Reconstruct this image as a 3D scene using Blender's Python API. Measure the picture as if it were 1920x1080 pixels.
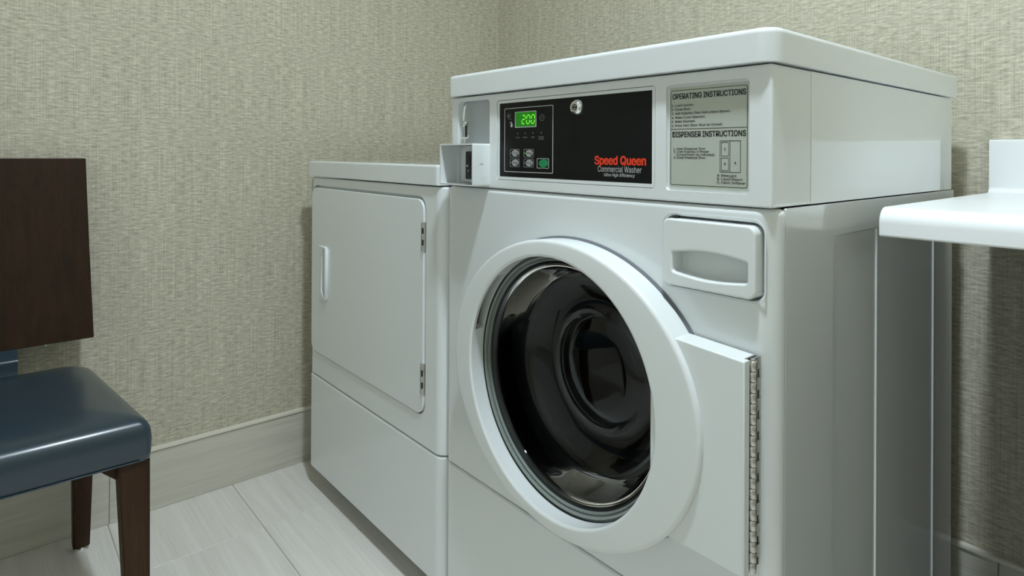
import bpy, bmesh, math, random
from mathutils import Vector, Matrix

PI = math.pi
scene = bpy.context.scene
for o in list(bpy.data.objects):
    bpy.data.objects.remove(o, do_unlink=True)
col = scene.collection
random.seed(7)

# ------------------------------------------------------------------ camera
YAW, PIT, ROL = math.radians(49.6562), math.radians(0.1225), math.radians(0.3142)
FPX, PPY = 1169.57, 285.06
Fv = Vector((-math.sin(YAW) * math.cos(PIT), math.cos(YAW) * math.cos(PIT), math.sin(PIT)))
Rv = Vector((math.cos(YAW), math.sin(YAW), 0))
Uv = Rv.cross(Fv)
Rr = Rv * math.cos(ROL) + Uv * math.sin(ROL)
Ur = -Rv * math.sin(ROL) + Uv * math.cos(ROL)
cd = bpy.data.cameras.new('camera')
cam = bpy.data.objects.new('camera', cd)
col.objects.link(cam)
cam.matrix_world = Matrix(((Rr.x, Ur.x, -Fv.x, 0.3625), (Rr.y, Ur.y, -Fv.y, -0.7167),
                           (Rr.z, Ur.z, -Fv.z, 0.9467), (0, 0, 0, 1)))
cd.sensor_width = 36
cd.lens = FPX / 1920 * 36
cd.shift_y = -(540 - PPY) / 1920
cd.clip_start = 0.02
scene.camera = cam

# ------------------------------------------------------------------ world, exposure, lamp power
wd = bpy.data.worlds.new('world')
scene.world = wd
wd.use_nodes = True
wd.node_tree.nodes['Background'].inputs[0].default_value = (0.8, 0.9, 1.0, 1)
wd.node_tree.nodes['Background'].inputs[1].default_value = 0.05
scene.view_settings.view_transform = 'Standard'
scene.view_settings.look = 'None'
scene.view_settings.gamma = 1
scene.view_settings.use_curve_mapping = False
scene.view_settings.exposure = 0.0
LAMP = 800.0                       # emission of the round downlights
LAMP_COL = (0.79, 0.905, 0.995)
LAMPS = [(0.08, -0.34)]
LAMP_R = 0.065
CEIL = 2.45
scene.cycles.max_bounces = 10
scene.cycles.diffuse_bounces = 5
scene.cycles.use_denoising = True


# ------------------------------------------------------------------ materials
def nt(name):
    m = bpy.data.materials.new(name)
    m.use_nodes = True
    n = m.node_tree
    b = n.nodes['Principled BSDF']
    return m, n, b


def N(n, t, **kw):
    x = n.nodes.new(t)
    for k, v in kw.items():
        if k.startswith('i_'):
            x.inputs[k[2:].replace('_', ' ')].default_value = v
        else:
            setattr(x, k, v)
    return x


def plain(name, c, rough=0.4, metal=0.0, coat=0.0, noise=0.0, nscale=30, bump=0.0, bscale=400, spec=0.5):
    m, n, b = nt(name)
    b.inputs['Base Color'].default_value = (*c, 1)
    b.inputs['Roughness'].default_value = rough
    b.inputs['Metallic'].default_value = metal
    b.inputs['Coat Weight'].default_value = coat
    b.inputs['Coat Roughness'].default_value = 0.03
    b.inputs['Specular IOR Level'].default_value = spec
    tc = N(n, 'ShaderNodeTexCoord')
    if noise:
        t = N(n, 'ShaderNodeTexNoise')
        t.inputs['Scale'].default_value = nscale
        t.inputs['Detail'].default_value = 3
        n.links.new(tc.outputs['Object'], t.inputs['Vector'])
        r = N(n, 'ShaderNodeMapRange')
        r.inputs['To Min'].default_value = 1 - noise
        r.inputs['To Max'].default_value = 1 + noise
        n.links.new(t.outputs['Fac'], r.inputs['Value'])
        mx = N(n, 'ShaderNodeVectorMath', operation='SCALE')
        mx.inputs[0].default_value = c
        n.links.new(r.outputs[0], mx.inputs['Scale'])
        n.links.new(mx.outputs[0], b.inputs['Base Color'])
    if bump:
        t = N(n, 'ShaderNodeTexNoise')
        t.inputs['Scale'].default_value = bscale
        t.inputs['Detail'].default_value = 2
        n.links.new(tc.outputs['Object'], t.inputs['Vector'])
        bp = N(n, 'ShaderNodeBump')
        bp.inputs['Strength'].default_value = bump
        bp.inputs['Distance'].default_value = 0.001
        n.links.new(t.outputs['Fac'], bp.inputs['Height'])
        n.links.new(bp.outputs[0], b.inputs['Normal'])
    return m


def emit(name, c, s):
    m, n, b = nt(name)
    b.inputs['Base Color'].default_value = (0, 0, 0, 1)
    b.inputs['Emission Color'].default_value = (*c, 1)
    b.inputs['Emission Strength'].default_value = s
    return m


def stretched(n, src, sc, detail=2, rough=0.5, dist=0.0):
    mp = N(n, 'ShaderNodeMapping')
    mp.inputs['Scale'].default_value = sc
    n.links.new(src, mp.inputs['Vector'])
    t = N(n, 'ShaderNodeTexNoise')
    t.inputs['Scale'].default_value = 1
    t.inputs['Detail'].default_value = detail
    t.inputs['Roughness'].default_value = rough
    t.inputs['Distortion'].default_value = dist
    n.links.new(mp.outputs[0], t.inputs['Vector'])
    return t.outputs['Fac']


def mth(n, op, a, b=None):
    x = N(n, 'ShaderNodeMath', operation=op)
    for i, v in enumerate((a, b)):
        if v is None:
            continue
        if isinstance(v, (int, float)):
            x.inputs[i].default_value = v
        else:
            n.links.new(v, x.inputs[i])
    return x.outputs[0]


def wallpaper():
    m, n, b = nt('woven_wallpaper')
    g = N(n, 'ShaderNodeNewGeometry')
    s = N(n, 'ShaderNodeSeparateXYZ')
    n.links.new(g.outputs['Position'], s.inputs[0])
    h = mth(n, 'ADD', s.outputs['X'], s.outputs['Y'])
    c = N(n, 'ShaderNodeCombineXYZ')
    n.links.new(h, c.inputs[0])
    n.links.new(s.outputs['Z'], c.inputs[1])
    v = c.outputs[0]
    weft = stretched(n, v, (46, 200, 1), 4, 0.66, 0.12)       # slubby horizontal yarns
    warp = stretched(n, v, (420, 4, 1), 2, 0.6)              # fine vertical threads
    fine = stretched(n, v, (160, 620, 1), 2, 0.6)
    grp = stretched(n, v, (26, 0.8, 1), 2, 0.5)              # wide vertical bands
    a = mth(n, 'MULTIPLY', weft, 1.65)
    a = mth(n, 'ADD', a, mth(n, 'MULTIPLY', warp, 0.68))
    a = mth(n, 'ADD', a, mth(n, 'MULTIPLY', fine, 0.6))
    a = mth(n, 'ADD', a, mth(n, 'MULTIPLY', grp, 0.14))
    a = mth(n, 'SUBTRACT', a, 1.035)
    r = N(n, 'ShaderNodeValToRGB')
    e = r.color_ramp.elements
    e[0].position = 0.12
    e[0].color = (0.335, 0.310, 0.235, 1)
    e[1].position = 0.92
    e[1].color = (0.755, 0.712, 0.565, 1)
    n.links.new(a, r.inputs[0])
    n.links.new(r.outputs[0], b.inputs['Base Color'])
    b.inputs['Roughness'].default_value = 0.62
    b.inputs['Specular IOR Level'].default_value = 0.35
    bp = N(n, 'ShaderNodeBump')
    bp.inputs['Strength'].default_value = 0.5
    bp.inputs['Distance'].default_value = 0.0012
    n.links.new(a, bp.inputs['Height'])
    n.links.new(bp.outputs[0], b.inputs['Normal'])
    return m


def stone(name, along, light, dark, rough=0.35):
    """Pale tile with a fine linear grain; along = 'X' or 'Y', the way the veins run."""
    m, n, b = nt(name)
    g = N(n, 'ShaderNodeNewGeometry')
    oi = N(n, 'ShaderNodeObjectInfo')
    ad = N(n, 'ShaderNodeVectorMath', operation='ADD')
    sc = N(n, 'ShaderNodeVectorMath', operation='SCALE')
    cb = N(n, 'ShaderNodeCombineXYZ')
    for i in range(3):
        n.links.new(oi.outputs['Random'], cb.inputs[i])
    n.links.new(cb.outputs[0], sc.inputs[0])
    sc.inputs['Scale'].default_value = 13
    n.links.new(g.outputs['Position'], ad.inputs[0])
    n.links.new(sc.outputs[0], ad.inputs[1])
    v = ad.outputs[0]
    k = {'X': ((3, 95, 95), (1.6, 26, 26), (9, 330, 330)), 'Y': ((95, 3, 95), (26, 1.6, 26), (330, 9, 330))}[along]
    a1 = stretched(n, v, k[0], 3, 0.6, 0.2)
    a2 = stretched(n, v, k[1], 3, 0.6, 0.6)
    a3 = stretched(n, v, k[2], 2, 0.6)
    a = mth(n, 'ADD', mth(n, 'MULTIPLY', a1, 0.45), mth(n, 'MULTIPLY', a2, 0.45))
    a = mth(n, 'ADD', a, mth(n, 'MULTIPLY', a3, 0.25))
    r = N(n, 'ShaderNodeValToRGB')
    e = r.color_ramp.elements
    e[0].position = 0.34
    e[0].color = (*dark, 1)
    e[1].position = 0.72
    e[1].color = (*light, 1)
    n.links.new(a, r.inputs[0])
    n.links.new(r.outputs[0], b.inputs['Base Color'])
    b.inputs['Roughness'].default_value = rough
    bp = N(n, 'ShaderNodeBump')
    bp.inputs['Strength'].default_value = 0.12
    bp.inputs['Distance'].default_value = 0.001
    n.links.new(a1, bp.inputs['Height'])
    n.links.new(bp.outputs[0], b.inputs['Normal'])
    return m


def wood(name, c1, c2, rough):
    m, n, b = nt(name)
    tc = N(n, 'ShaderNodeTexCoord')
    a = stretched(n, tc.outputs['Object'], (45, 45, 3.5), 4, 0.6, 0.5)
    a2 = stretched(n, tc.outputs['Object'], (380, 380, 14), 2, 0.6)
    a = mth(n, 'ADD', mth(n, 'MULTIPLY', a, 0.6), mth(n, 'MULTIPLY', a2, 0.4))
    r = N(n, 'ShaderNodeValToRGB')
    e = r.color_ramp.elements
    e[0].position = 0.33
    e[0].color = (*c1, 1)
    e[1].position = 0.66
    e[1].color = (*c2, 1)
    n.links.new(a, r.inputs[0])
    n.links.new(r.outputs[0], b.inputs['Base Color'])
    b.inputs['Roughness'].default_value = rough
    b.inputs['Specular IOR Level'].default_value = 0.18
    return m


def glass_mat():
    m, n, b = nt('dark_door_glass')
    b.inputs['Base Color'].default_value = (0.22, 0.25, 0.27, 1)
    b.inputs['Transmission Weight'].default_value = 1
    b.inputs['Roughness'].default_value = 0.0
    b.inputs['IOR'].default_value = 1.40
    return m


M = {}
M['enamel'] = plain('white_enamel', (0.75, 0.785, 0.785), 0.30, coat=1.0, bump=0.02, bscale=160)
M['enamel_side'] = plain('white_enamel_side', (0.72, 0.75, 0.75), 0.22, coat=1.0, bump=0.03, bscale=120)
M['plastic'] = plain('white_plastic', (0.76, 0.79, 0.785), 0.28, coat=0.2)
M['corian'] = plain('white_solid_surface', (0.86, 0.88, 0.885), 0.33)
M['greyplate'] = plain('grey_recess_plate', (0.42, 0.45, 0.455), 0.35, noise=0.04)
M['black'] = plain('black_overlay', (0.004, 0.0045, 0.005), 0.30, spec=0.25)
M['blackmatt'] = plain('black_rubber', (0.008, 0.008, 0.009), 0.35)
M['drum'] = plain('drum_steel', (0.12, 0.12, 0.12), 0.3, metal=1.0, noise=0.2, nscale=60)
M['gasket'] = plain('grey_gasket', (0.22, 0.25, 0.23), 0.3, coat=0.4)
M['chrome'] = plain('brushed_steel', (0.62, 0.61, 0.57), 0.28, metal=1.0, noise=0.08, nscale=200)
M['chromebright'] = plain('polished_steel', (0.85, 0.85, 0.84), 0.15, metal=1.0)
M['darkmetal'] = plain('dark_metal', (0.05, 0.05, 0.048), 0.4, metal=0.6)
M['gap_shade'] = plain('grey_gap_shade', (0.16, 0.17, 0.19), 0.6)  # tone of the shade painted round the door ring base
M['pocket'] = plain('grey_pocket_shade', (0.10, 0.105, 0.10), 0.5)  # dark tone that paints shade into the finger pocket
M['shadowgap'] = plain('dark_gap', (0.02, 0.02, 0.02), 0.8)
M['plate'] = plain('instruction_plate', (0.47, 0.50, 0.43), 0.38, noise=0.02)
M['print_black'] = plain('black_print', (0.012, 0.014, 0.012), 0.5)
M['print_white'] = plain('pale_print', (0.55, 0.55, 0.55), 0.5)
M['print_grey'] = plain('grey_print', (0.25, 0.25, 0.25), 0.5)
M['print_red'] = plain('red_print', (0.80, 0.045, 0.012), 0.45)
M['btn_grey'] = plain('grey_button', (0.36, 0.37, 0.37), 0.5)
M['btn_green'] = plain('green_button', (0.005, 0.24, 0.075), 0.5)
M['lcd_bg'] = emit('display_backlight', (0.010, 0.30, 0.004), 0.55)
M['lcd_on'] = emit('display_digit', (0.25, 1.0, 0.05), 1.3)
M['led'] = emit('green_indicator', (0.1, 0.9, 0.1), 0.6)
M['paper'] = wallpaper()
M['ceiling'] = plain('ceiling_paint', (0.88, 0.88, 0.86), 0.8, noise=0.02)
M['dark_blocker'] = plain('dark_blocker_paint', (0.03, 0.027, 0.024), 0.6, noise=0.05)  # only for the added light-blocking panel under the counter
M['tile'] = stone('floor_tile_stone', 'X', (0.84, 0.81, 0.755), (0.68, 0.65, 0.595), 0.38)
M['basetile_l'] = stone('baseboard_stone', 'Y', (0.66, 0.635, 0.55), (0.50, 0.475, 0.40), 0.33)
M['basetile_b'] = stone('baseboard_stone_back', 'X', (0.66, 0.635, 0.55), (0.50, 0.475, 0.40), 0.33)
M['grout'] = plain('grout', (0.50, 0.48, 0.42), 0.85, noise=0.08, nscale=80)
M['cap'] = plain('cream_trim', (0.80, 0.77, 0.66), 0.3, coat=0.2)
M['leather'] = plain('blue_leather', (0.017, 0.035, 0.051), 0.30, coat=0.4, bump=0.06, bscale=900)
M['leather'].node_tree.nodes['Principled BSDF'].inputs['Coat Roughness'].default_value = 0.20
M['wood'] = wood('dark_walnut', (0.015, 0.0068, 0.0021), (0.033, 0.0142, 0.0044), 0.45)
M['woodleg'] = wood('dark_walnut_leg', (0.024, 0.0110, 0.0045), (0.056, 0.028, 0.0125), 0.42)
M['diffuser'] = emit('lamp_diffuser', LAMP_COL, LAMP)
M['glass'] = glass_mat()


# ------------------------------------------------------------------ mesh helpers
def setp(o, label=None, cat=None, group=None, kind=None):
    if label:
        o['label'] = label
    if cat:
        o['category'] = cat
    if group:
        o['group'] = group
    if kind:
        o['kind'] = kind
    return o


def root(name, loc, label, cat, group=None):
    o = bpy.data.objects.new(name, None)
    o.empty_display_size = 0.1
    col.objects.link(o)
    o.location = loc
    return setp(o, label, cat, group)


def origin_of(o):
    v = Vector((0, 0, 0))
    while o is not None:
        v += o.location
        o = o.parent
    return v


def link(name, me, mat, parent=None, label=None):
    """me is in world coordinates; the object sits at its parent's origin."""
    if mat is not None and not me.materials:
        me.materials.append(mat)
    o = bpy.data.objects.new(name, me)
    col.objects.link(o)
    if parent is not None:
        off = origin_of(parent)
        me.transform(Matrix.Translation(-off))
        o.parent = parent
    if label:
        o['label'] = label
    return o


def outward(bm):
    bm.normal_update()
    bmesh.ops.recalc_face_normals(bm, faces=bm.faces)
    if all(e.is_manifold for e in bm.edges) and bm.calc_volume(signed=True) < 0:
        bmesh.ops.reverse_faces(bm, faces=bm.faces)
    bm.normal_update()


def bevel_bm(bm, **kw):
    outward(bm)
    bmesh.ops.bevel(bm, **kw)


def tomesh(bm, smooth=True, ang=35):
    outward(bm)
    me = bpy.data.meshes.new('m')
    bm.to_mesh(me)
    bm.free()
    if smooth and len(me.polygons):
        me.polygons.foreach_set('use_smooth', [True] * len(me.polygons))
        me.set_sharp_from_angle(angle=math.radians(ang))
    return me


def obj(name, bm, mat, parent=None, label=None, smooth=True, ang=35):
    return link(name, tomesh(bm, smooth, ang), mat, parent, label)


def solid(name, bm, mat, parent=None, label=None, cuts=(), bevel=0.0, segs=3, pre=0.0, presegs=4, bang=40):
    """bm -> (bevel) -> booleans -> (bevel) -> weighted normals, baked to a mesh."""
    outward(bm)
    me = bpy.data.meshes.new('t')
    bm.to_mesh(me)
    bm.free()
    t = bpy.data.objects.new('t', me)
    col.objects.link(t)
    tmp = [t]
    if pre:
        b = t.modifiers.new('b', 'BEVEL')
        b.width = pre
        b.segments = presegs
        b.limit_method = 'ANGLE'
        b.angle_limit = math.radians(bang)
    for c in cuts:
        outward(c)
        cm = bpy.data.meshes.new('c')
        c.to_mesh(cm)
        c.free()
        co = bpy.data.objects.new('c', cm)
        col.objects.link(co)
        tmp.append(co)
        md = t.modifiers.new('x', 'BOOLEAN')
        md.operation = 'DIFFERENCE'
        md.solver = 'EXACT'
        md.object = co
    if bevel:
        b = t.modifiers.new('b2', 'BEVEL')
        b.width = bevel
        b.segments = segs
        b.limit_method = 'ANGLE'
        b.angle_limit = math.radians(bang)
    dg = bpy.context.evaluated_depsgraph_get()
    dg.update()
    out = bpy.data.meshes.new_from_object(t.evaluated_get(dg))
    for x in tmp:
        bpy.data.objects.remove(x, do_unlink=True)
    out.materials.clear()
    out.polygons.foreach_set('use_smooth', [True] * len(out.polygons))
    out.set_sharp_from_angle(angle=math.radians(35))
    # face-area weighted normals so big flat faces stay flat
    t2 = bpy.data.objects.new('t2', out)
    col.objects.link(t2)
    w = t2.modifiers.new('w', 'WEIGHTED_NORMAL')
    w.keep_sharp = True
    w.weight = 100
    dg = bpy.context.evaluated_depsgraph_get()
    dg.update()
    out2 = bpy.data.meshes.new_from_object(t2.evaluated_get(dg))
    bpy.data.objects.remove(t2, do_unlink=True)
    return link(name, out2, mat, parent, label)


def box(bm, x0, x1, y0, y1, z0, z1):
    vs = [bm.verts.new(p) for p in ((x0, y0, z0), (x1, y0, z0), (x1, y1, z0), (x0, y1, z0),
                                    (x0, y0, z1), (x1, y0, z1), (x1, y1, z1), (x0, y1, z1))]
    for f in ((0, 3, 2, 1), (4, 5, 6, 7), (0, 1, 5, 4), (1, 2, 6, 5), (2, 3, 7, 6), (3, 0, 4, 7)):
        bm.faces.new([vs[i] for i in f])
    return bm


def B(*a):
    return box(bmesh.new(), *a)


def rpoly(cs, seg=6):
    """cs: (u, v, r) corners in order -> points with rounded corners."""
    out = []
    n = len(cs)
    for i, (x, y, r) in enumerate(cs):
        p = Vector((x, y))
        if r <= 0:
            out.append(p)
            continue
        a = (Vector(cs[i - 1][:2]) - p).normalized()
        b = (Vector(cs[(i + 1) % n][:2]) - p).normalized()
        half = math.acos(max(-1, min(1, a.dot(b)))) / 2
        d = r / math.tan(half)
        c = p + (a + b).normalized() * (r / math.sin(half))
        s, e = p + a * d - c, p + b * d - c
        a0, a1 = math.atan2(s.y, s.x), math.atan2(e.y, e.x)
        da = (a1 - a0 + PI) % (2 * PI) - PI
        for k in range(seg + 1):
            t = a0 + da * k / seg
            out.append(c + Vector((math.cos(t), math.sin(t))) * r)
    return out


def prism(pts, axis, lo, hi, bm=None):
    """Extrude a 2D outline along axis. x: (y,z), y: (x,z), z: (x,y)."""
    bm = bm or bmesh.new()

    def P(p, t):
        return {'x': (t, p[0], p[1]), 'y': (p[0], t, p[1]), 'z': (p[0], p[1], t)}[axis]
    a = [bm.verts.new(P(p, lo)) for p in pts]
    b = [bm.verts.new(P(p, hi)) for p in pts]
    n = len(pts)
    bm.faces.new(a[::-1])
    bm.faces.new(b)
    for i in range(n):
        bm.faces.new((a[i], a[(i + 1) % n], b[(i + 1) % n], b[i]))
    return bm


def rrect(u0, u1, v0, v1, r, seg=6):
    return rpoly([(u0, v0, r), (u1, v0, r), (u1, v1, r), (u0, v1, r)], seg)


def bev(bm, fn, w, segs=4):
    bm.normal_update()
    es = [e for e in bm.edges if fn(e.verts[0].co, e.verts[1].co)]
    bevel_bm(bm, geom=es, offset=w, segments=segs, affect='EDGES', profile=0.5, clamp_overlap=False)
    return bm


def shell_front(x0, x1, z0, z1, wt, wb):
    """Front sheet with rounded vertical corners and rolled top and bottom edges."""
    bm = prism(uplan(x0, x1, 0.0, 0.0285, 0.0265), 'z', z0, z1)
    for zz, w in ((z1, wt), (z0, wb)):
        bev(bm, lambda a, b: abs(a.z - zz) < 1e-5 and abs(b.z - zz) < 1e-5 and not (a.y > .028 and b.y > .028), w)
    return bm


def uplan(x0, x1, y0, y1, rf, rb=0):
    return rpoly([(x0, y0, rf), (x1, y0, rf), (x1, y1, rb), (x0, y1, rb)], 10)


def frame(u0, u1, v0, v1, r, w, y0, y1):
    """Rounded rectangular ring lying in the XZ plane."""
    bm = bmesh.new()
    o = rrect(u0, u1, v0, v1, r)
    i = rrect(u0 + w, u1 - w, v0 + w, v1 - w, max(r - w, 0.0002))
    loops = []
    for pts, y in ((o, y1), (o, y0), (i, y0), (i, y1)):
        loops.append([bm.verts.new((p[0], y, p[1])) for p in pts])
    n = len(o)
    for a, b in ((0, 1), (1, 2), (2, 3), (3, 0)):
        for k in range(n):
            bm.faces.new((loops[a][k], loops[a][(k + 1) % n], loops[b][(k + 1) % n], loops[b][k]))
    return bm


def loopskin(loops, close=False, cap0=False, cap1=False, bm=None):
    bm = bm or bmesh.new()
    L = [[bm.verts.new(p) for p in lp] for lp in loops]
    n = len(L[0])
    m = len(L)
    for a in range(m if close else m - 1):
        for k in range(n):
            bm.faces.new((L[a][k], L[a][(k + 1) % n], L[(a + 1) % m][(k + 1) % n], L[(a + 1) % m][k]))
    if cap0:
        bm.faces.new(L[0][::-1])
    if cap1:
        bm.faces.new(L[-1])
    return bm


def lathe_y(prof, cx, cz, seg=96, closed=False, cap0=False, cap1=False, bm=None):
    loops = [[(cx + r * math.cos(2 * PI * k / seg), y, cz + r * math.sin(2 * PI * k / seg)) for k in range(seg)]
             for r, y in prof]
    return loopskin(loops, closed, cap0, cap1, bm)


def lathe_z(prof, cx, cy, seg=24, bm=None, cap=True):
    loops = [[(cx + r * math.cos(2 * PI * k / seg), cy + r * math.sin(2 * PI * k / seg), z) for k in range(seg)]
             for r, z in prof]
    return loopskin(loops, False, cap, cap, bm)


def tube(pts, r, seg=8, bm=None, rs=None):
    bm = bm or bmesh.new()
    loops = []
    pts = [Vector(p) for p in pts]
    for i, p in enumerate(pts):
        d = (pts[min(i + 1, len(pts) - 1)] - pts[max(i - 1, 0)]).normalized()
        u = d.cross(Vector((0.13, 1, 0.21))).normalized()
        v = d.cross(u)
        rr = rs[i] if rs else r
        loops.append([p + u * rr * math.cos(2 * PI * k / seg) + v * rr * math.sin(2 * PI * k / seg) for k in range(seg)])
    return loopskin(loops, False, True, True, bm)


FONT = None
try:
    import os
    _p = os.path.join(bpy.utils.resource_path('LOCAL'), 'datafiles', 'fonts', 'Inter.woff2')   # ships with Blender
    if os.path.exists(_p):
        FONT = bpy.data.fonts.load(_p)
except Exception:
    FONT = None


CAPH = 0.70


def text_mesh(s, x0, x1, z0, z1, y, bold=0.0, shear=0.0, cap=False):
    """Flat lettering facing -Y, fitted in the box x0..x1, z0..z1 (z0 is the baseline)."""
    cu = bpy.data.curves.new('txt', 'FONT')
    cu.body = s
    cu.size = 1
    cu.shear = shear
    cu.resolution_u = 3
    if FONT:
        cu.font = FONT
    t = bpy.data.objects.new('txt', cu)
    col.objects.link(t)
    dg = bpy.context.evaluated_depsgraph_get()
    dg.update()
    me = bpy.data.meshes.new_from_object(t.evaluated_get(dg))
    bpy.data.objects.remove(t, do_unlink=True)
    me.materials.clear()
    xs = [v.co.x for v in me.vertices]
    w = max(xs) - min(xs)
    sx = (x1 - x0) / w
    sz = (z1 - z0) / CAPH
    mn = min(xs)
    for v in me.vertices:
        v.co = Vector((x0 + (v.co.x - mn) * sx, y, z0 + v.co.y * sz))
    if bold:                                     # heavier strokes: the outline overprinted with small shifts
        bm = bmesh.new()
        d = bold * (z1 - z0)
        for k, (dx, dz) in enumerate(((-d, -d * .6), (-d, d * .6), (d, -d * .6), (d, d * .6), (0, 0))):
            m2 = me.copy()
            m2.transform(Matrix.Translation((dx, -2.5e-5 * k, dz)))
            bm.from_mesh(m2)
            bpy.data.meshes.remove(m2)
        bm.to_mesh(me)
        bm.free()
    return me


def text(name, s, x0, x1, z0, z1, y, mat, parent, **kw):
    return link(name, text_mesh(s, x0, x1, z0, z1, y, **kw), mat, parent)


def join_meshes(name, mes, mat, parent, label=None):
    bm = bmesh.new()
    for me in mes:
        bm.from_mesh(me)
    me = bpy.data.meshes.new('j')
    bm.to_mesh(me)
    bm.free()
    return link(name, me, mat, parent, label)


_m = text_mesh('HEH', 0, 1, 0, 0.7, 0)
CAPH = max(v.co.z for v in _m.vertices)

# ================================================================== the room
XL, YB = -1.510, 0.8027           # wallpaper planes: left wall, back wall
XR, YF = 0.85, -1.70
T = 0.08


def struct(name, bm, mat, label=None):
    o = obj(name, bm, mat, None, label, smooth=False)
    o['kind'] = 'structure'
    return o


struct('wall_left', B(XL - T, XL, YF - T, YB + T, -0.02, CEIL), M['paper'], 'woven grey-beige wallpapered wall behind the chair')
struct('wall_back', B(XL, XR, YB, YB + T, -0.02, CEIL), M['paper'], 'woven grey-beige wallpapered wall behind the machines')
struct('wall_right', B(XR, XR + T, YF - T, YB + T, -0.02, CEIL), M['paper'])
struct('wall_front', B(XL, XR, YF - T, YF, -0.02, CEIL), M['ceiling'])
struct('ceiling', B(XL - T, XR + T, YF - T, YB + T, CEIL, CEIL + T), M['ceiling'])

fl = struct('floor', B(XL, XR, YF, YB, -0.06, -0.0025), M['grout'], 'pale stone tile floor with fine linear grain')
cache = {}


def tile_at(x0, x1, y0, y1):
    g = 0.0008
    w, d = round(x1 - x0, 4), round(y1 - y0, 4)
    if (w, d) not in cache:
        bm = B(-w / 2 + g, w / 2 - g, -d / 2 + g, d / 2 - g, -0.010, 0)
        top = [e for e in bm.edges if all(abs(v.co.z) < 1e-6 for v in e.verts)]
        bevel_bm(bm, geom=top, offset=0.0008, segments=1, affect='EDGES')
        me = tomesh(bm, False)
        me.materials.append(M['tile'])
        cache[(w, d)] = me
    o = bpy.data.objects.new('tile', cache[(w, d)])
    col.objects.link(o)
    o.parent = fl
    o.location = ((x0 + x1) / 2, (y0 + y1) / 2, 0)


gx = [XL] + [-1.243 + 0.6 * k for k in range(0, 4)] + [XR]
gy = [YF] + [-0.169 + 0.3 * k for k in range(-5, 4)] + [YB]
gy = sorted(set(round(v, 4) for v in gy))
for i in range(len(gx) - 1):
    for j in range(len(gy) - 1):
        if gx[i + 1] - gx[i] > 0.02 and gy[j + 1] - gy[j] > 0.02:
            tile_at(gx[i], gx[i + 1], gy[j], gy[j + 1])

BBH, BBT = 0.1574, 0.008


def baseboard(name, axis, plane, lo, hi, joint, mat, sgn, label=None):
    """Row of stone tiles on the wall plane with a cream cap strip along the top."""
    o = struct(name, (B(*( (plane, plane + sgn * 0.003) if axis == 'y' else (lo, hi)),
                        *((lo, hi) if axis == 'y' else (plane, plane + sgn * 0.003)), 0.0, BBH)), M['grout'], label)
    cuts = [lo]
    k = joint
    while k > lo + 0.02:
        k -= 0.6
    while k < hi - 0.02:
        if k > lo + 0.02:
            cuts.append(k)
        k += 0.6
    cuts.append(hi)
    for a, b in zip(cuts[:-1], cuts[1:]):
        p = sorted((plane + sgn * 0.0005, plane + sgn * BBT))
        bm = B(*(p if axis == 'y' else (a + .0009, b - .0009)), *((a + .0009, b - .0009) if axis == 'y' else p), 0.0005, BBH)
        bevel_bm(bm, geom=list(bm.edges), offset=0.0005, segments=1, affect='EDGES')
        obj('baseboard_tile', bm, mat, o, smooth=False)
    p = sorted((plane, plane + sgn * (BBT + 0.0050)))
    bm = B(*(p if axis == 'y' else (lo, hi)), *((lo, hi) if axis == 'y' else p), BBH, BBH + 0.0088)
    bevel_bm(bm, geom=list(bm.edges), offset=0.0012, segments=2, affect='EDGES')
    obj('cap_strip', bm, M['cap'], o, label='cream strip capping the baseboard tiles')
    return o


baseboard('baseboard_left', 'y', XL, YF, YB - 0.009, -0.466, M['basetile_l'], 1,
          'stone tile baseboard with cream cap along the wall by the chair')
baseboard('baseboard_back', 'x', YB, XL + .0105, XR, 0.052, M['basetile_b'], -1,
          'stone tile baseboard with cream cap under the counter')
baseboard('baseboard_front', 'x', YF, XL + .0105, XR, 0.0, M['basetile_b'], 1)

# cap height of the face in use
# round downlights in the ceiling (above the frame, they light the room)
for (lx, ly), where in zip(LAMPS, ('above the washing machine',)):
    lamp = root('ceiling_light', (lx, ly, CEIL), 'small round ceiling downlight ' + where, 'ceiling light')
    obj('trim_ring', lathe_z([(LAMP_R, CEIL - .001), (LAMP_R + .003, CEIL - .012), (LAMP_R + .018, CEIL - .010), (LAMP_R + .020, CEIL - .0005)], lx, ly, 40, cap=False), M['ceiling'], lamp)
    obj('diffuser', lathe_z([(LAMP_R, CEIL - .0035), (LAMP_R, CEIL - .0008)], lx, ly, 32), M['diffuser'], lamp)

# ================================================================== washer
WX0, WX1 = -0.6915, 0.0
wa = root('washing_machine', (-0.3415, 0.35, 0), 'white front-loading coin washing machine with round dark glass door and black control panel', 'washing machine')
DCX, DCZ = -0.338, 0.585           # porthole centre


def uplan(x0, x1, y0, y1, rf, rb=0):
    return rpoly([(x0, y0, rf), (x1, y0, rf), (x1, y1, rb), (x0, y1, rb)], 10)


# drawer opening outline
DR = (-0.1515, -0.0170, 0.7715, 0.8605)
cyl = lambda r, y0, y1: lathe_y([(r, y0), (r, y1)], DCX, DCZ, 96, False, True, True)
solid('front_panel', shell_front(WX0, WX1, 0.3295, 0.8812, 0.009, 0.003), M['enamel'], wa,
      cuts=[cyl(0.196, -0.05, 0.08),
            prism(rrect(DR[0] - .0035, DR[1] + .0035, DR[2] - .0035, DR[3] + .0035, 0.014), 'y', -0.01, 0.024)],
      bevel=0.0022, segs=3)
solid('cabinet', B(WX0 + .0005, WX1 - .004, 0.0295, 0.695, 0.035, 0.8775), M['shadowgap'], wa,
      cuts=[cyl(0.230, 0.0, 0.45)])
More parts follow.
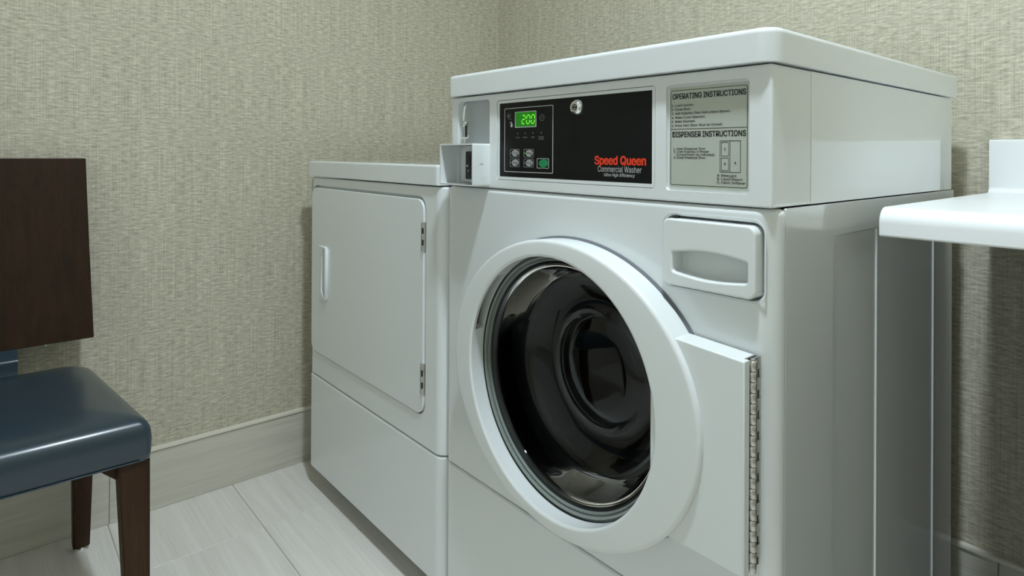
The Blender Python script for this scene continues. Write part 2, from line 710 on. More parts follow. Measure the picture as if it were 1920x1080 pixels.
# right side sheet with its pressed recess and folded ribs
sp = prism(rpoly([(0.0297, 0.035, 0), (0.70, 0.035, 0), (0.70, 0.8812, .003), (0.0297, 0.8812, .003)], 4), 'x', -0.004, 0.0)
side = solid('side_panel', sp, M['enamel_side'], wa, cuts=[
    prism(rpoly([(0.165, 0.06, 0.01), (0.72, 0.06, .01), (0.72, 0.8375, .01), (0.165, 0.8375, .01)], 5), 'x', -0.0022, 0.01)],
    bevel=0.0002, segs=3, label='glossy white side sheet')
for yy in (0.3205, 0.5868):
    bm = bmesh.new()
    pts = [(yy - .0016, -0.0022), (yy - .0011, -0.0007), (yy, -0.0001), (yy + .0011, -0.0007), (yy + .0016, -0.0022)]
    prism([(y, x) for y, x in pts], 'z', 0.062, 0.836, bm)
    for v in bm.verts:
        v.co = (v.co.y, v.co.x, v.co.z)
    obj('rib', bm, M['enamel'], side, ang=80)
obj('side_panel', B(WX0, WX0 + .0004, 0.0297, 0.70, 0.035, 0.8795), M['enamel_side'], wa, smooth=False)
obj('back_panel', B(WX0 + .001, WX1 - .0045, 0.6955, 0.6995, 0.035, 0.8775), M['enamel_side'], wa, smooth=False)
solid('kick_panel', shell_front(WX0, WX1, 0.035, 0.3270, .004, .004), M['enamel'], wa)
for fx in (WX0 + .06, WX1 - .06):
    for fy in (0.06, 0.62):
        obj('foot', lathe_z([(0.022, 0.0), (0.024, 0.004), (0.022, 0.012), (0.009, 0.014), (0.009, 0.036)], fx, fy), M['blackmatt'], wa)

# control housing
ZC0, ZC1 = 0.8825, 1.0560
PX0, PX1, PZ0, PZ1 = -0.5250, -0.1725, 0.8985, 1.0430
QX0, QX1, QZ0, QZ1 = -0.1545, -0.0325, 0.8975, 1.0410
solid('control_housing', prism(rpoly([(-0.674, 0, .010), (-0.003, 0, .0035), (-0.003, 0.1030, 0), (-0.674, 0.1030, 0)], 6), 'z', ZC0, ZC1),
      M['plastic'], wa, pre=0.0025, bang=60, presegs=3,
      cuts=[prism(rrect(PX0, PX1, PZ0, PZ1, 0.006), 'y', -0.01, 0.0045),
            prism(rrect(QX0, QX1, QZ0, QZ1, 0.005), 'y', -0.01, 0.0050),
            prism(rrect(-0.6460, -0.5460, 0.8880, 1.0475, 0.008), 'y', -0.01, 0.014)], bevel=0.0018, segs=3)
obj('raised_border', frame(PX0 + .0012, PX1 - .0012, PZ0 + .0012, PZ1 - .0012, 0.005, 0.0048, 0.0010, 0.0046), M['plastic'], wa)
solid('control_side_panel', B(-0.674, -0.0035, 0.1040, 0.70, ZC0, ZC1), M['enamel'], wa, pre=0.0012)
obj('joint_strip', B(-0.0035, -0.0022, 0.004, 0.102, ZC0 + .001, ZC0 + .0028), M['plastic'], wa)
# lid
bm = prism(rpoly([(-0.677, -0.0105, .024), (0.005, -0.0105, .024), (0.005, 0.704, .009), (-0.677, 0.704, .009)], 10), 'z', 1.0572, 1.0998)
top = [e for e in bm.edges if all(v.co.z > 1.098 for v in e.verts)]
bevel_bm(bm, geom=top, offset=0.0075, segments=5, affect='EDGES', profile=0.5)
bot = [e for e in bm.edges if all(v.co.z < 1.0573 for v in e.verts)]
bevel_bm(bm, geom=bot, offset=0.0015, segments=2, affect='EDGES', profile=0.5)
solid('lid', bm, M['enamel'], wa)

# black control panel
Y1 = 0.0030
BX0, BX1, BZ0, BZ1 = -0.5165, -0.1768, 0.9050, 1.0378
bp = obj('control_panel', prism(rrect(BX0, BX1, BZ0, BZ1, 0.0006, 2), 'y', Y1, 0.006), M['black'], wa, 'black control panel', smooth=False)
y = Y1 - 0.0002
obj('outline', frame(-0.5035, -0.3775, 0.9135, 1.0275, 0.0025, 0.0011, y - .0001, Y1), M['print_white'], bp, 'pale outline around the buttons')
disp = obj('display', prism(rrect(-0.4725, -0.4195, 0.9930, 1.0190, 0.001, 2), 'y', y - .0004, Y1), M['lcd_bg'], bp, 'green lit display reading 200', smooth=False)
obj('display_frame', frame(-0.4735, -0.4185, 0.9920, 1.0200, 0.0015, 0.0011, y - .0008, Y1), M['print_white'], bp)
# seven segment digits
SEG = {'2': 'abged', '0': 'abcdef'}


def digit(ch, x, z, w, h, yy):
    bm = bmesh.new()
    t = w * 0.19
    S = 0.10
    segs = {'a': (0, h, w, h, 1), 'g': (0, h / 2, w, h / 2, 1), 'd': (0, 0, w, 0, 1),
            'f': (0, h / 2, 0, h, 0), 'b': (w, h / 2, w, h, 0), 'e': (0, 0, 0, h / 2, 0), 'c': (w, 0, w, h / 2, 0)}
    for s in SEG[ch]:
        x0, z0, x1, z1, hor = segs[s]
        e = t * 0.62
        if hor:
            q = [(x0 + e, z0), (x0 + e + t / 2, z0 + t / 2), (x1 - e - t / 2, z0 + t / 2), (x1 - e, z0), (x1 - e - t / 2, z0 - t / 2), (x0 + e + t / 2, z0 - t / 2)]
        else:
            q = [(x0, z0 + e), (x0 + t / 2, z0 + e + t / 2), (x0 + t / 2, z1 - e - t / 2), (x0, z1 - e), (x0 - t / 2, z1 - e - t / 2), (x0 - t / 2, z0 + e + t / 2)]
        bm.faces.new([bm.verts.new((x + a + S * b, yy, z + b)) for a, b in q])
    return bm


for i, ch in enumerate('200'):
    obj('digit', digit(ch, -0.4555 + 0.0122 * i, 0.9985, 0.0078, 0.0145, y - .0007), M['lcd_on'], disp, smooth=False)


def ring_y(cx, cz, r0, r1, y0, y1, seg=32):
    return lathe_y([(r0, y0), (r1, y0), (r1, y1), (r0, y1)], cx, cz, seg, True)


# clock mark
bm = ring_y(-0.4045, 1.0075, 0.0050, 0.0056, y - .0001, Y1)
box(bm, -.4048, -.4042, y - .0001, Y1, 1.007, 1.0105)
box(bm, -.4045, -.4020, y - .0001, Y1, 1.0070, 1.0076)
obj('clock_mark', bm, M['print_grey'], bp, smooth=False)
# washing marks, left of the display
bm = bmesh.new()
box(bm, -.4965, -.4865, y - .0001, Y1, 1.0125, 1.0135)
box(bm, -.4925, -.4918, y - .0001, Y1, 1.008, 1.019)
tube([(-.4965, y, 1.0175), (-.4900, y, 1.0090), (-.4840, y, 1.0065)], 0.0004, 4, bm)
tube([(-.4855, y, 1.0185), (-.4885, y, 1.0125)], 0.0004, 4, bm)
obj('washing_mark', bm, M['print_grey'], bp, smooth=False)
bm = prism(rrect(-.4860, -.4815, .9935, 1.0000, .001, 3), 'y', y - .0001, Y1)
box(bm, -.4880, -.4830, y - .0001, Y1, 1.0012, 1.0028)
obj('hand_mark', bm, M['print_white'], bp, smooth=False)
for lxp, w, ls in ((-0.4667, .0105, ('WASH',)), (-0.4470, .0105, ('RINSE',)), (-0.4270, .0085, ('SPIN',)), (-0.4062, .0125, ('DOOR', 'LOCKED'))):
    obj('indicator', lathe_y([(0.0010, y - .0002), (0.0010, Y1)], lxp, 0.9818, 12, False, True, True), M['print_grey'], bp)
    mes = [text_mesh(s, lxp - w / 2, lxp + w / 2, 0.9735 - .0034 * k, 0.9757 - .0034 * k, y - .0001, bold=0.02) for k, s in enumerate(ls)]
    join_meshes('lettering', mes, M['print_grey'], bp)
btns = [(-0.4740, 0.9470, 'HOT'), (-0.4370, 0.9470, 'WARM'), (-0.4740, 0.9300, 'COLD'), (-0.4370, 0.9300, 'DELICATE')]
for bx, bz, s in btns:
    b = obj('button', frame(bx - .0135, bx + .0120, bz - .0073, bz + .0073, .0022, .0008, y - .0001, Y1), M['print_grey'], bp,
            'round grey cycle button in a rounded outline', smooth=False)
    bm = lathe_y([(0.0088, y - .0006), (0.0088, Y1)], bx + .0010, bz, 24, False, True, True)
    for v in bm.verts:
        v.co.z = bz + (v.co.z - bz) * 0.66
    obj('cap', bm, M['btn_grey'], b)
    mes = [text_mesh(s, bx - .0055, bx + .0035, bz - .0009, bz + .0016, y - .0008, bold=0.02)]
    join_meshes('lettering', mes, M['print_black'], b)
    bm = lathe_y([(0.0014, y - .0008), (0.0014, y - .0006)], bx + .0062, bz - .0022, 10, False, True, True)
    box(bm, bx + .0058, bx + .0066, y - .0008, y - .0006, bz - .002, bz + .0035)
    obj('thermometer_mark', bm, M['print_black'], b, smooth=False)
    obj('indicator', lathe_y([(0.0011, y - .0002), (0.0011, Y1)], bx - .0118, bz, 10, False, True, True),
        M['led'] if (bx > -.45 and bz > .94) else M['print_grey'], b)
gb = obj('start_button', frame(-0.4165, -0.3873, 0.9215, 0.9385, .0022, .0009, y - .0001, Y1), M['print_white'], bp,
         'green start button in a pale outline', smooth=False)
bm = lathe_y([(0.0108, y - .0008), (0.0108, Y1)], -0.4000, 0.9300, 24, False, True, True)
for v in bm.verts:
    v.co.z = 0.93 + (v.co.z - 0.93) * 0.64
obj('cap', bm, M['btn_green'], gb)
lk = obj('lock', lathe_y([(0.0125, Y1), (0.0125, -0.003), (0.0118, -0.0065), (0.0095, -0.010), (0.0070, -0.0108), (0.0066, -0.0098), (0.0052, -0.0098)],
                         -0.3165, 1.0195, 40, False, False, True), M['chromebright'], bp, 'round chrome cylinder lock')
obj('keyway', ring_y(-0.3165, 1.0195, 0.0034, 0.0050, -0.0103, -0.0099, 24), M['print_black'], lk)
obj('key_pin', lathe_y([(0.0020, -0.0098), (0.0018, -0.0112)], -0.3165, 1.0195, 16, False, False, True), M['darkmetal'], lk)
text('lettering', 'Speed Queen', -0.2845, -0.1880, 0.9308, 0.9432, y - .0002, M['print_red'], bp, bold=0.060)['label'] = 'bold red lettering'
text('lettering', 'Commercial Washer', -0.2785, -0.1955, 0.9195, 0.9282, y - .0002, M['print_white'], bp)
text('lettering', 'Ultra High Efficiency', -0.2660, -0.2070, 0.9130, 0.9175, y - .0002, M['print_white'], bp, shear=0.2, bold=0.02)

# instruction plate
Y2 = 0.0040
ip = obj('instruction_plate', prism(rrect(-0.1475, -0.0315, 0.9015, 1.0375, 0.001, 2), 'y', Y2, 0.006), M['plate'], wa,
         'pale grey-green plate of operating and dispenser instructions', smooth=False)
y = Y2 - 0.0002
obj('outline', frame(-0.1460, -0.0330, 0.9050, 1.0335, 0.003, 0.0007, y, Y2), M['print_black'], ip)
obj('dividing_line', B(-0.1458, -0.0332, y, Y2, 0.9805, 0.9812), M['print_black'], ip, smooth=False)


def ln(s, x0, x1, z, h, bold=0.03):
    return text_mesh(s, x0, x1, z, z + h, y, bold=bold)


join_meshes('lettering', [ln('OPERATING INSTRUCTIONS', -0.1428, -0.0352, 1.0215, .0072, .045)], M['print_black'], ip, 'heading OPERATING INSTRUCTIONS')
join_meshes('lettering', [ln('DISPENSER INSTRUCTIONS', -0.1428, -0.0352, .9700, .0072, .045)], M['print_black'], ip, 'heading DISPENSER INSTRUCTIONS')
L1 = [('1. Load Laundry.', .0350), ('2. Close Door.', .0300), ('3. Add Supplies (See Instructions Below).', .0880),
      ('4. Make Cycle Selection.', .0520), ('5. Make Payment.', .0370), ('6. Press Start (Door Must be Closed).', .0775)]
for k, (s, w) in enumerate(L1):
    join_meshes('lettering', [ln(s, -0.1440, -0.1440 + w, 1.0115 - .00545 * k, .0030)], M['print_black'], ip)
L2 = [('1. Open Dispenser Door.', -.1410, .0500), ('2. Load Supplies in Proper', -.1410, .0545), ('Compartment (as indicated).', -.1365, .0590), ('3. Close Dispenser Door.', -.1410, .0500)]
for k, (s, xx, w) in enumerate(L2):
    join_meshes('lettering', [ln(s, xx, xx + w, .9530 - .0040 * k, .0028)], M['print_black'], ip)
for k, (s, w) in enumerate((('A. Detergent', .0270), ('B. Liquid Bleach', .0350), ('C. Fabric Softener', .0390))):
    join_meshes('lettering', [ln(s, -.0745, -.0745 + w, .9185 - .0045 * k, .0030)], M['print_black'], ip)
bm = frame(-.0710, -.0420, .9240, .9645, .0004, .0007, y, Y2)
for f in (frame(-.0690, -.0585, .9445, .9625, .0004, .0006, y, Y2), frame(-.0690, -.0585, .9260, .9425, .0004, .0006, y, Y2)):
    tmp = bpy.data.meshes.new('q')
    f.to_mesh(tmp)
    f.free()
    bm.from_mesh(tmp)
box(bm, -.0570, -.0563, y, Y2, .9245, .9640)
obj('compartment_diagram', bm, M['print_black'], ip, smooth=False)
join_meshes('lettering', [ln('C', -.0648, -.0625, .9520, .0034), ln('B', -.0648, -.0625, .9330, .0034), ln('A', -.0505, -.0478, .9345, .0034)], M['print_black'], ip)

ip.location.x -= .0035
bp.location.x -= .0025
# coin mechanism
cb = obj('coin_plate', B(-0.6465, -0.5455, 0.0125, 0.0145, 0.8875, 1.048), M['greyplate'], wa, 'grey recessed plate behind the coin slide', smooth=False)
bm = bmesh.new()
CX0, CX1, CY, CZ0, CZ1 = -0.6505, -0.5440, -0.0400, 0.8862, 0.9645
o_ = rrect(CX0, CX1, CZ0, CZ1, 0.0035, 4)
i_ = rrect(CX0 + .0028, CX1 - .0028, CZ0 + .0028, CZ1 - .0028, 0.0010, 4)
loops = [[(p[0], yy, p[1]) for p in q] for q, yy in ((o_, 0.0118), (o_, CY + .001), (o_, CY), (i_, CY), (i_, 0.0118))]
guard = obj('coin_guard', loopskin(loops, True), M['enamel'], wa, 'white box guard around the coin slot')
obj('coin_slide_face', prism(rrect(-0.6470, -0.5470, 0.890, 0.961, .001, 2), 'y', 0.0080, 0.0110), M['plastic'], guard, smooth=False)
sl = obj('slot_plate', prism(rrect(-0.6225, -0.5800, 0.8965, 0.9500, 0.002, 3), 'y', 0.0015, 0.0085), M['darkmetal'], guard, 'dark metal coin slot plate')
obj('coin_slot', B(-0.6080, -0.6050, 0.0008, 0.0018, 0.905, 0.942), M['shadowgap'], sl, smooth=False)
obj('rivet', lathe_y([(0.0028, 0.0016), (0.0026, -0.0004), (0.0015, -0.0010)], -0.6150, 0.922, 14, False, False, True), M['chrome'], sl)
obj('rivet', lathe_y([(0.0018, 0.0016), (0.0016, 0.0002)], -0.6130, 0.9125, 14, False, False, True), M['chrome'], sl)
for (yy, zz, s) in ((-0.020, .9270, .0013), (-.0165, .9262, .0010), (-.0235, .9255, .0008), (-.012, .9015, .0007), (-.019, .8995, .0007)):
    obj('scratch_mark', B(CX1 - .0002, CX1 + .0002, yy - s, yy + s, zz - s, zz + s), M['print_grey'], guard, smooth=False)
ml = obj('coin_slide_lever', tube([(-.6135, -.004, 1.0405), (-.6120, -.008, 1.0355), (-.6120, -.010, 1.026), (-.6100, -.012, 1.016), (-.6115, -.011, 1.009)],
                                 0.0020, 10, rs=[.0012, .0024, .0022, .0020, .0030]), M['chromebright'], cb, 'chrome lever above the coin guard')
bm = bmesh.new()
bmesh.ops.create_uvsphere(bm, u_segments=20, v_segments=12, radius=0.0062)
for v in bm.verts:
    v.co = Vector((-.6165, -.004, 1.0030)) + Vector((v.co.x, v.co.y * 1.3, v.co.z))
obj('pivot', bm, M['chrome'], cb)
bm = lathe_z([(0.0019, .972), (0.0019, 1.001)], -.6140, -.006, 14)
obj('rod', bm, M['chromebright'], cb)
obj('rod_shade', B(-.6118, -.6095, -.0085, -.0045, .9770, .9995), M['print_black'], cb, smooth=False)  # black strip standing in for the shaded side of the rod
bm = tube([(-.6290, -.002, .9765), (-.6160, -.008, .9765), (-.6040, -.008, .9765)], .0021, 8)
bm = tube([(-.6040, -.008, .9750), (-.6040, -.006, .9810)], .0017, 8, bm)
bm = tube([(-.6130, -.008, .9765), (-.6130, -.008, .9660)], .0026, 8, bm)
obj('clip', bm, M['chromebright'], cb)

# detergent drawer
hx0, hx1, hz0, hz1 = -0.1352, -0.0275, 0.7870, 0.8200
pts = []
K = 16
for k in range(K + 1):
    t = k / K
    pts.append((hx0 + (hx1 - hx0) * t, hz1 - .0035 + .0055 * math.sin(PI * t) - .0 * t))
for k in range(K + 1):
    t = 1 - k / K
    pts.append((hx0 + (hx1 - hx0) * t, hz0 + .0035 - .0050 * math.sin(PI * t)))
hp = rpoly([(a, b, 0.004 if i in (0, K, K + 1, 2 * K + 1) else 0) for i, (a, b) in enumerate(pts)], 5)
dr = prism(rrect(*DR, 0.011), 'y', -0.0125, 0.023)
dw = solid('detergent_drawer', dr, M['plastic'], wa, cuts=[prism(hp, 'y', -0.03, 0.014)], bevel=0.0030, segs=4,
           label='white detergent drawer front with a recessed grip')
obj('drawer_lip', frame(DR[0] - .009, DR[1] + .0075, DR[2] - .008, DR[3] + .008, 0.018, 0.0022, -0.0006, 0.0006), M['enamel'], wa)
obj('catch', B(-0.1400, -0.1330, -0.0040, 0.004, DR[3] - .0005, DR[3] + .0030), M['print_black'], dw, smooth=False)

# door ring: elliptical outside, round inside
NS = 160


def ell(a, b, cx, cz, y):
    return [(cx + a * math.cos(2 * PI * k / NS), y, cz + b * math.sin(2 * PI * k / NS)) for k in range(NS)]


EC = (-0.3290, 0.5875)
loops = [ell(.2590, .2240, *EC, -.0050), ell(.2600, .2250, *EC, -.0400), ell(.2592, .2242, *EC, -.0435), ell(.2570, .2220, *EC, -.0455),
         ell(.2540, .2190, *EC, -.0462),
         ell(.2050, .2050, DCX, DCZ, -.0475), ell(.2022, .2022, DCX, DCZ, -.0468), ell(.2004, .2004, DCX, DCZ, -.0450), ell(.2000, .2000, DCX, DCZ, -.0425),
         ell(.2025, .2025, DCX, DCZ, -.0180), ell(.2025, .2025, DCX, DCZ, -.0050)]
bm = loopskin(loops, True)
# finger pocket in the inner wall, upper left
a0, a1 = math.radians(131), math.radians(167)
S = 14
cut = bmesh.new()
Lp = []
for k in range(S + 1):
    a = a0 + (a1 - a0) * k / S
    Lp.append([(DCX + r * math.cos(a), yy, DCZ + r * math.sin(a)) for r, yy in ((.196, -.0400), (.2200, -.0400), (.2200, -.0190), (.196, -.0190))])
cut = loopskin(Lp, False, True, True)
door = solid('door', bm, M['plastic'], wa, cuts=[cut], label='thick white door ring with a wing to the hinge')
obj('gap_shade_ring', loopskin([ell(.2620, .2272, *EC, 0.0), ell(.2620, .2272, *EC, -.0010), ell(.2560, .2215, *EC, -.0048), ell(.2560, .2215, *EC, 0.0)], True), M['gap_shade'], door)  # dark ring standing in for the shadow gap behind the door ring
pk = [[(DCX + .2192 * math.cos(a0 + (a1 - a0) * k / 14), yy, DCZ + .2192 * math.sin(a0 + (a1 - a0) * k / 14)) for yy in (-.0396, -.0194)] for k in range(15)]
bm = bmesh.new()
q = [[bm.verts.new(p) for p in pr_] for pr_ in pk]
for k in range(14):
    bm.faces.new((q[k][0], q[k][1], q[k + 1][1], q[k + 1][0]))
obj('pocket_shade_strip', bm, M['pocket'], door, 'dark strip painting the shade inside the door ring finger pocket')  # recess shade put into the colour of a strip
# wing towards the hinge
bm = prism([(-.150, -.0385), (-.0155, -.0385), (-.0155, -.0272), (-.0225, -.0272), (-.0225, -.0045), (-.150, -.0045)], 'z', 0.4520, 0.7045)
for v in bm.verts:
    if v.co.z > .6:
        v.co.z -= (v.co.x + .0155) * 0.065
bev(bm, lambda a, b: a.y < -.038 and b.y < -.038, .0022, 3)
wing = solid('door_wing', bm, M['plastic'], door)
# gasket rings and glass
obj('glass_rim', lathe_y([(.2024, -.0170), (.2024, -.0120), (.1990, -.0110), (.1985, -.0165), (.1970, -.0175), (.1955, -.0160), (.1950, -.0105),
                          (.1935, -.0100), (.1925, -.0125), (.1908, -.0125), (.1900, -.0090), (.1900, .0040), (.2024, .0040)],
                         DCX, DCZ, 128, True), M['gasket'], door, 'grey-green sealing rim around the glass')
outer = [(.1898, -.0085), (.1862, -.0085), (.1840, -.0072), (.1828, .0010), (.1780, .0240), (.1740, .0420), (.1690, .0540), (.1600, .0640),
         (.1450, .0720), (.1230, .0790), (.1080, .0810), (.0960, .0790), (.0900, .0740), (.0820, .0700), (.0600, .0680), (.0300, .0672), (.0005, .0670)]
inner = [(max(r - .0035, .0005) if i < 9 else r, yy + (.0045 if i > 5 else 0.0015)) for i, (r, yy) in enumerate(outer)]
bm = lathe_y(outer + inner[::-1], DCX, DCZ, 128, True)
obj('door_glass', bm, M['glass'], door, 'dark glass bowl of the door', ang=60)
# rubber boot and drum behind the glass
obj('door_boot', lathe_y([(.1960, .0060), (.1930, .0300), (.1960, .0500), (.1830, .0640), (.1700, .0780), (.1740, .0900), (.2000, .0960), (.2200, .0960), (.2200, .0060)],
                         DCX, DCZ, 96, True), M['blackmatt'], wa, 'black rubber boot')
drum = obj('drum', lathe_y([(.1800, .0980), (.2220, .1000), (.2250, .1200), (.2250, .4000), (.2000, .4200), (.0600, .4300), (.0300, .4200), (.0005, .4200)],
                           DCX, DCZ, 96, False), M['drum'], wa, 'dark steel drum')
for k in range(3):
    a = 2 * PI * k / 3 + 0.5
    bm = B(-0.03, 0.03, .14, .39, -.0, .045)
    for v in bm.verts:
        if v.co.z > .02:
            v.co.x *= .45
    bmesh.ops.transform(bm, matrix=Matrix.Translation((DCX, 0, DCZ)) @ Matrix.Rotation(a, 4, 'Y') @ Matrix.Translation((0, 0, -.225)), verts=bm.verts)
    obj('drum_lifter', bm, M['drum'], drum, smooth=False)

# piano hinge
HKX, HKY, HKR = -0.0147, -0.0208, 0.0051
hz, hk = 0.4535, 0.2500 / 20
hg = obj('hinge', B(-0.0192, -0.0174, -0.0185, -0.0004, hz, hz + .2500), M['chrome'], wa, 'long steel piano hinge of the door', smooth=False)
obj('hinge_backing', B(-0.0225, -0.0193, -0.0180, -0.0004, hz, hz + .2500), M['darkmetal'], hg, smooth=False)
kn = None
for k in range(20):
    z0 = hz + hk * k
    if kn is None:
        bm = lathe_z([(HKR - .0006, z0 + .0003), (HKR, z0 + .0008), (HKR, z0 + hk - .0008), (HKR - .0006, z0 + hk - .0003)], HKX, HKY, 20)
        kn = obj('knuckle', bm, M['chrome'], hg, ang=50)
    else:
        c = kn.copy()
        col.objects.link(c)
        c.location.z += hk * k
    if k % 2:
        obj('leaf_tab', B(-0.0174, -0.0155, -0.0185, -0.0004, z0 - .0010, z0 + hk + .0010), M['chrome'], hg, smooth=False)
    else:
        obj('leaf_notch', B(-0.0174, -0.0168, -0.0170, -0.0020, z0 + .0012, z0 + hk - .0012), M['print_black'], hg, smooth=False)
obj('hinge_pin', lathe_z([(.0026, hz), (.0026, hz + .2515)], HKX, HKY, 14), M['chromebright'], hg)

# ================================================================== dryer
DX0, DX1 = -1.3780, -0.6965
dy = root('tumble_dryer', ((DX0 + DX1) / 2, 0.35, 0), 'white front-loading tumble dryer with plain square door, left of the washing machine', 'dryer')
QD = (-1.3520, -0.7650, 0.3900, 0.8480)
solid('front_panel', shell_front(DX0, DX1, 0.3235, 0.8765, .005, .004), M['enamel'], dy,
      cuts=[prism(rrect(QD[0] - .0035, QD[1] + .0035, QD[2] - .003, QD[3] + .0062, 0.030, 10), 'y', -0.01, 0.012)], bevel=0.0018, segs=3)
obj('cabinet', B(DX0 + .0005, DX1 - .0005, 0.0305, 0.70, 0.053, 0.8775), M['enamel_side'], dy, smooth=False)
solid('kick_panel', shell_front(DX0, DX1, 0.053, 0.3210, .005, .010), M['enamel'], dy)
bm = prism(rpoly([(DX0 + .002, -0.006, .012), (DX1 - .010, -0.006, .012), (DX1 - .010, 0.702, .007), (DX0 + .002, 0.702, .007)], 8), 'z', 0.8790, 0.9225)
tp = [e for e in bm.edges if all(v.co.z > .922 for v in e.verts)]
bevel_bm(bm, geom=tp, offset=0.006, segments=4, affect='EDGES', profile=0.5)
bt = [e for e in bm.edges if all(v.co.z < .8791 for v in e.verts)]
bevel_bm(bm, geom=bt, offset=0.002, segments=2, affect='EDGES', profile=0.5)
solid('lid', bm, M['enamel'], dy)
HX0, HX1, HZ0, HZ1 = -1.2800, -1.2440, 0.5480, 0.6880
grip = rpoly([(HX0 + .006, HZ0 + .018, .004), (HX1 - .012, HZ0 + .004, .006), (HX1 - .004, HZ0 + .004, .003), (HX1 - .004, HZ1 - .004, .003), (HX0 + .006, HZ1 - .004, .003)], 4)
dd = solid('door', prism(rrect(*QD, 0.026, 10), 'y', -0.0035, 0.0115), M['enamel'], dy, cuts=[prism(grip, 'y', -.02, 0.0090)], bevel=0.0022, segs=4,
           label='plain white square dryer door')
# handle: raised lip round the grip pocket
hb = bmesh.new()
path = [(HX0 - .012, HZ1 + .001), (HX1 - .006, HZ1 - .001), (HX1 - .001, HZ1 - .006), (HX1 - .001, HZ0 + .004), (HX1 - .006, HZ0 + .000), (HX1 - .012, HZ0 + .000), (HX0 + .003, HZ0 + .018), (HX0 + .003, HZ1 - .026)]
tube([(a, -.0045, b) for a, b in path], .0026, 8, hb, rs=[.0014, .0040, .0062, .0062, .0056, .0046, .0032, .0010])
for v in hb.verts:
    v.co.y -= .0015
obj('handle', hb, M['plastic'], dd, 'raised white grip lip', ang=70)
for z0, z1 in ((0.7385, 0.8000), (0.4360, 0.5000)):
    h = obj('hinge', B(-0.7672, -0.7628, -0.0050, 0.004, z0, z1), M['chrome'], dy, 'small grey metal hinge', smooth=False)
    obj('hinge_leaf', B(-0.7728, -0.7692, -0.0046, -0.001, z0 + .001, z1 - .001), M['chrome'], h, smooth=False)
    for k in range(5):
        zz = z0 + (z1 - z0) * k / 5
        obj('knuckle', lathe_z([(.0024, zz + .0006), (.0024, zz + (z1 - z0) / 5 - .0006)], -0.7648, -0.0055, 12), M['darkmetal'] if k % 2 else M['chrome'], h)
for fx in (DX0 + .045, DX1 - .06):
    for fy in (0.13, 0.60):
        obj('foot', lathe_z([(0.020, 0.0), (0.022, 0.004), (0.020, 0.012), (0.008, 0.014), (0.008, 0.054)], fx, fy), M['blackmatt'], dy)

# ================================================================== counter
ct = root('counter', (0.45, 0.50, 0.8557), 'white solid-surface folding counter with a backsplash fixed to the wall', 'counter')
prof = rpoly([(0.2187, 0.8360, .003), (YB - .0005, 0.8360, 0), (YB - .0005, 0.8755, 0), (0.2187, 0.8755, .021)], 10)
solid('worktop', prism(prof, 'x', 0.0372, XR - .001), M['corian'], ct, pre=0.0012, bang=60)
prof = [(YB - .0005, 0.8756), (0.7705, 0.8756)]
for k in range(7):
    a = PI / 2 * k / 6
    prof.append((0.7705 + .012 * math.sin(a), 0.8756 + .012 * (1 - math.cos(a)) + .0001))
prof += [(0.7825, 0.9740), (0.7840, 0.9775), (0.7870, 0.9787), (YB - .0005, 0.9787)]
obj('light_block_panel', B(0.222, 0.245, 0.250, YB - .011, 0.0005, 0.8355), M['dark_blocker'], ct, 'dark side panel added to block light, also carrying the worktop', smooth=False)  # out-of-view panel, added to keep light from the right off the wall
bsp = prism(prof, 'x', 0.0372, XR - .001)
solid('backsplash', bsp, M['corian'], ct, bevel=0.0045, segs=4, bang=70)

# ================================================================== chair
ch = root('side_chair', (-1.16, -0.74, 0), 'dark brown wooden side chair with a glossy blue leather seat against the wall', 'chair')
YM = -0.742
fx, rx = -0.9230, -1.3700
fh, rh = 0.2640, 0.2150          # half widths front and rear


def seat_loop(ins, z, bulge=0.0):
    pts = rpoly([(fx - ins + bulge, YM - fh + ins - bulge, .012), (fx - ins + bulge, YM + fh - ins + bulge, .012),
                 (rx + ins - bulge, YM + rh - ins + bulge, .050), (rx + ins - bulge, YM - rh + ins - bulge, .050)], 10)
    return [(p[0], p[1], z) for p in pts]


SL = [(0.012, .3870, 0), (0.0030, .3875, 0), (0, .3900, 0), (0, .4050, .0012), (0, .4250, .0020), (0, .4400, .0008), (0.0012, .4470, 0), (.0045, .4535, 0),
      (.0100, .4590, 0), (.0180, .4632, 0), (.028, .4660, 0), (.045, .4690, 0), (.075, .4725, 0), (.120, .4745, 0), (.170, .4752, 0)]
seat = obj('seat', loopskin([seat_loop(*a) for a in SL], False, True, True), M['leather'], ch, 'glossy dark blue leather seat', ang=60)
bm = tube([(fx + .0012, YM - fh + .02, .3905), (fx + .0012, YM + fh - .020, .3905)], .0010, 6)
obj('hem_piping', bm, M['leather'], seat)


def leg(name, top, bot, mat, label=None):
    """top, bot: (x0,x1,y0,y1,z)"""
    bm = bmesh.new()
    lo = [(bot[0], bot[2], bot[4]), (bot[1], bot[2], bot[4]), (bot[1], bot[3], bot[4]), (bot[0], bot[3], bot[4])]
    hi = [(top[0], top[2], top[4]), (top[1], top[2], top[4]), (top[1], top[3], top[4]), (top[0], top[3], top[4])]
    loopskin([lo, hi], False, True, True, bm)
    bevel_bm(bm, geom=[e for e in bm.edges if abs(e.verts[0].co.z - e.verts[1].co.z) > .1] +
                    [e for e in bm.edges if e.verts[0].co.z < bot[4] + .01 and e.verts[1].co.z < bot[4] + .01], offset=0.0022, segments=2, affect='EDGES')
    return obj(name, bm, mat, ch, label)


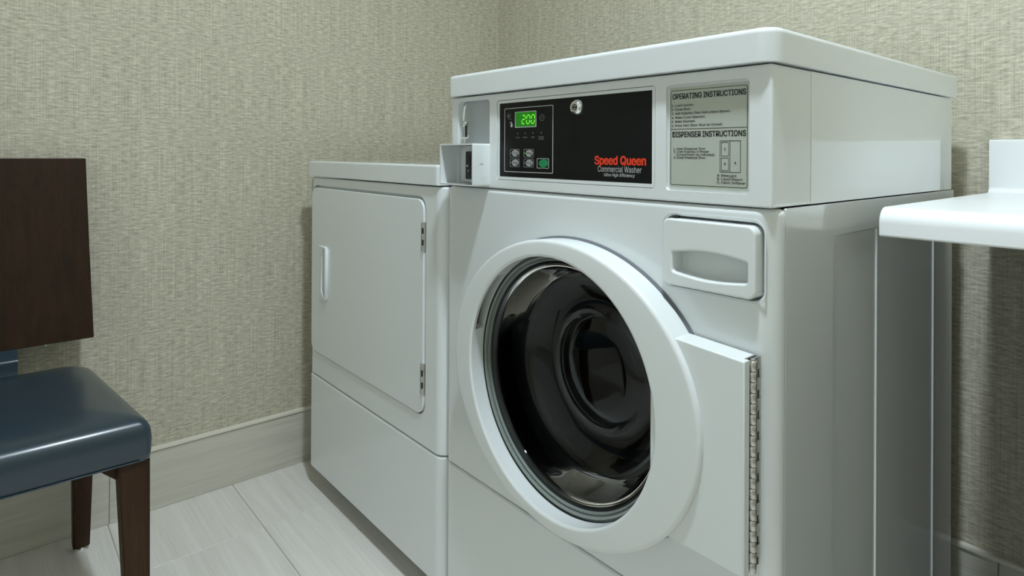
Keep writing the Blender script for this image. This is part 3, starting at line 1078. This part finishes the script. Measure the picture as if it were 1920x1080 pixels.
for s in (1, -1):
    e = YM + s * 0.2615
    a, b = sorted((e, e - s * .0495))
    e2 = YM + s * 0.2645
    c, d = sorted((e2, e2 - s * .0340))
    lg = leg('leg', (-.975, -.928, a, b, .3870), (-.963, -.9330, c, d, .0060), M['woodleg'])
    obj('glide', lathe_z([(.010, 0.0), (.011, .003), (.008, .0062)], -.948, (c + d) / 2, 16), M['chromebright'], lg)
    # corner gusset beside the front leg
    g0 = e - s * .0495
    bm = prism([(g0, .3868), (g0 - s * .034, .3868), (g0, .3560)], 'x', -.972, -.950)
    obj('corner_block', bm, M['woodleg'], ch, smooth=False)
    e = YM + s * 0.2280
    a, b = sorted((e, e - s * .046))
    e2 = YM + s * 0.2260
    c, d = sorted((e2, e2 - s * .0330))
    lg = leg('leg', (-1.395, -1.350, a, b, .3870), (-1.452, -1.418, c, d, .0080), M['woodleg'])
    obj('glide', lathe_z([(.012, 0.0), (.013, .004), (.010, .0085)], -1.433, (c + d) / 2, 16), M['chromebright'], lg)
# seat rails under the upholstery
obj('seat_rail', B(-.985, -.962, YM - .20, YM + .20, .3720, .3869), M['woodleg'], ch, smooth=False)
obj('seat_rail', B(-1.375, -1.352, YM - .17, YM + .17, .3500, .3869), M['woodleg'], ch, smooth=False)
# leaning back panel
bt_, tp_ = Vector((-1.3800, 0, .5115)), Vector((-1.4600, 0, .9290))
hb_, ht_ = .2270, .2170
th = .020
loops = []
for t in [k / 8 for k in range(9)]:
    c = bt_.lerp(tp_, t)
    hw = hb_ + (ht_ - hb_) * t
    dx = -.006 * math.sin(PI * t)
    loops.append([(c.x + dx, YM - hw, c.z), (c.x + dx, YM + hw, c.z), (c.x + dx - th, YM + hw, c.z), (c.x + dx - th, YM - hw, c.z)])
bm = loopskin(loops, False, True, True)
bk = solid('backrest', bm, M['wood'], ch, pre=0.0018, bang=50, presegs=2)
obj('screw', lathe_z([(.0022, .5085), (.0022, .5118)], -1.384, -.606, 12), M['chromebright'], bk)
# upholstered back support between seat and panel
bm = prism(rpoly([(-1.3480, .4500, .004), (-1.3450, .4960, .008), (-1.3800, .5120, .004), (-1.3990, .5130, .002), (-1.4050, .5600, .004), (-1.4300, .5600, .004), (-1.4100, .4500, .004)], 5), 'y', YM - .0865, YM + .0865)
obj('back_support', bm, M['leather'], ch, 'blue leather block joining seat and back panel')
bm = bmesh.new()
box(bm, -1.415, -1.372, YM - .075, YM + .075, .360, .4520)
obj('support_bracket', bm, M['woodleg'], ch, smooth=False)
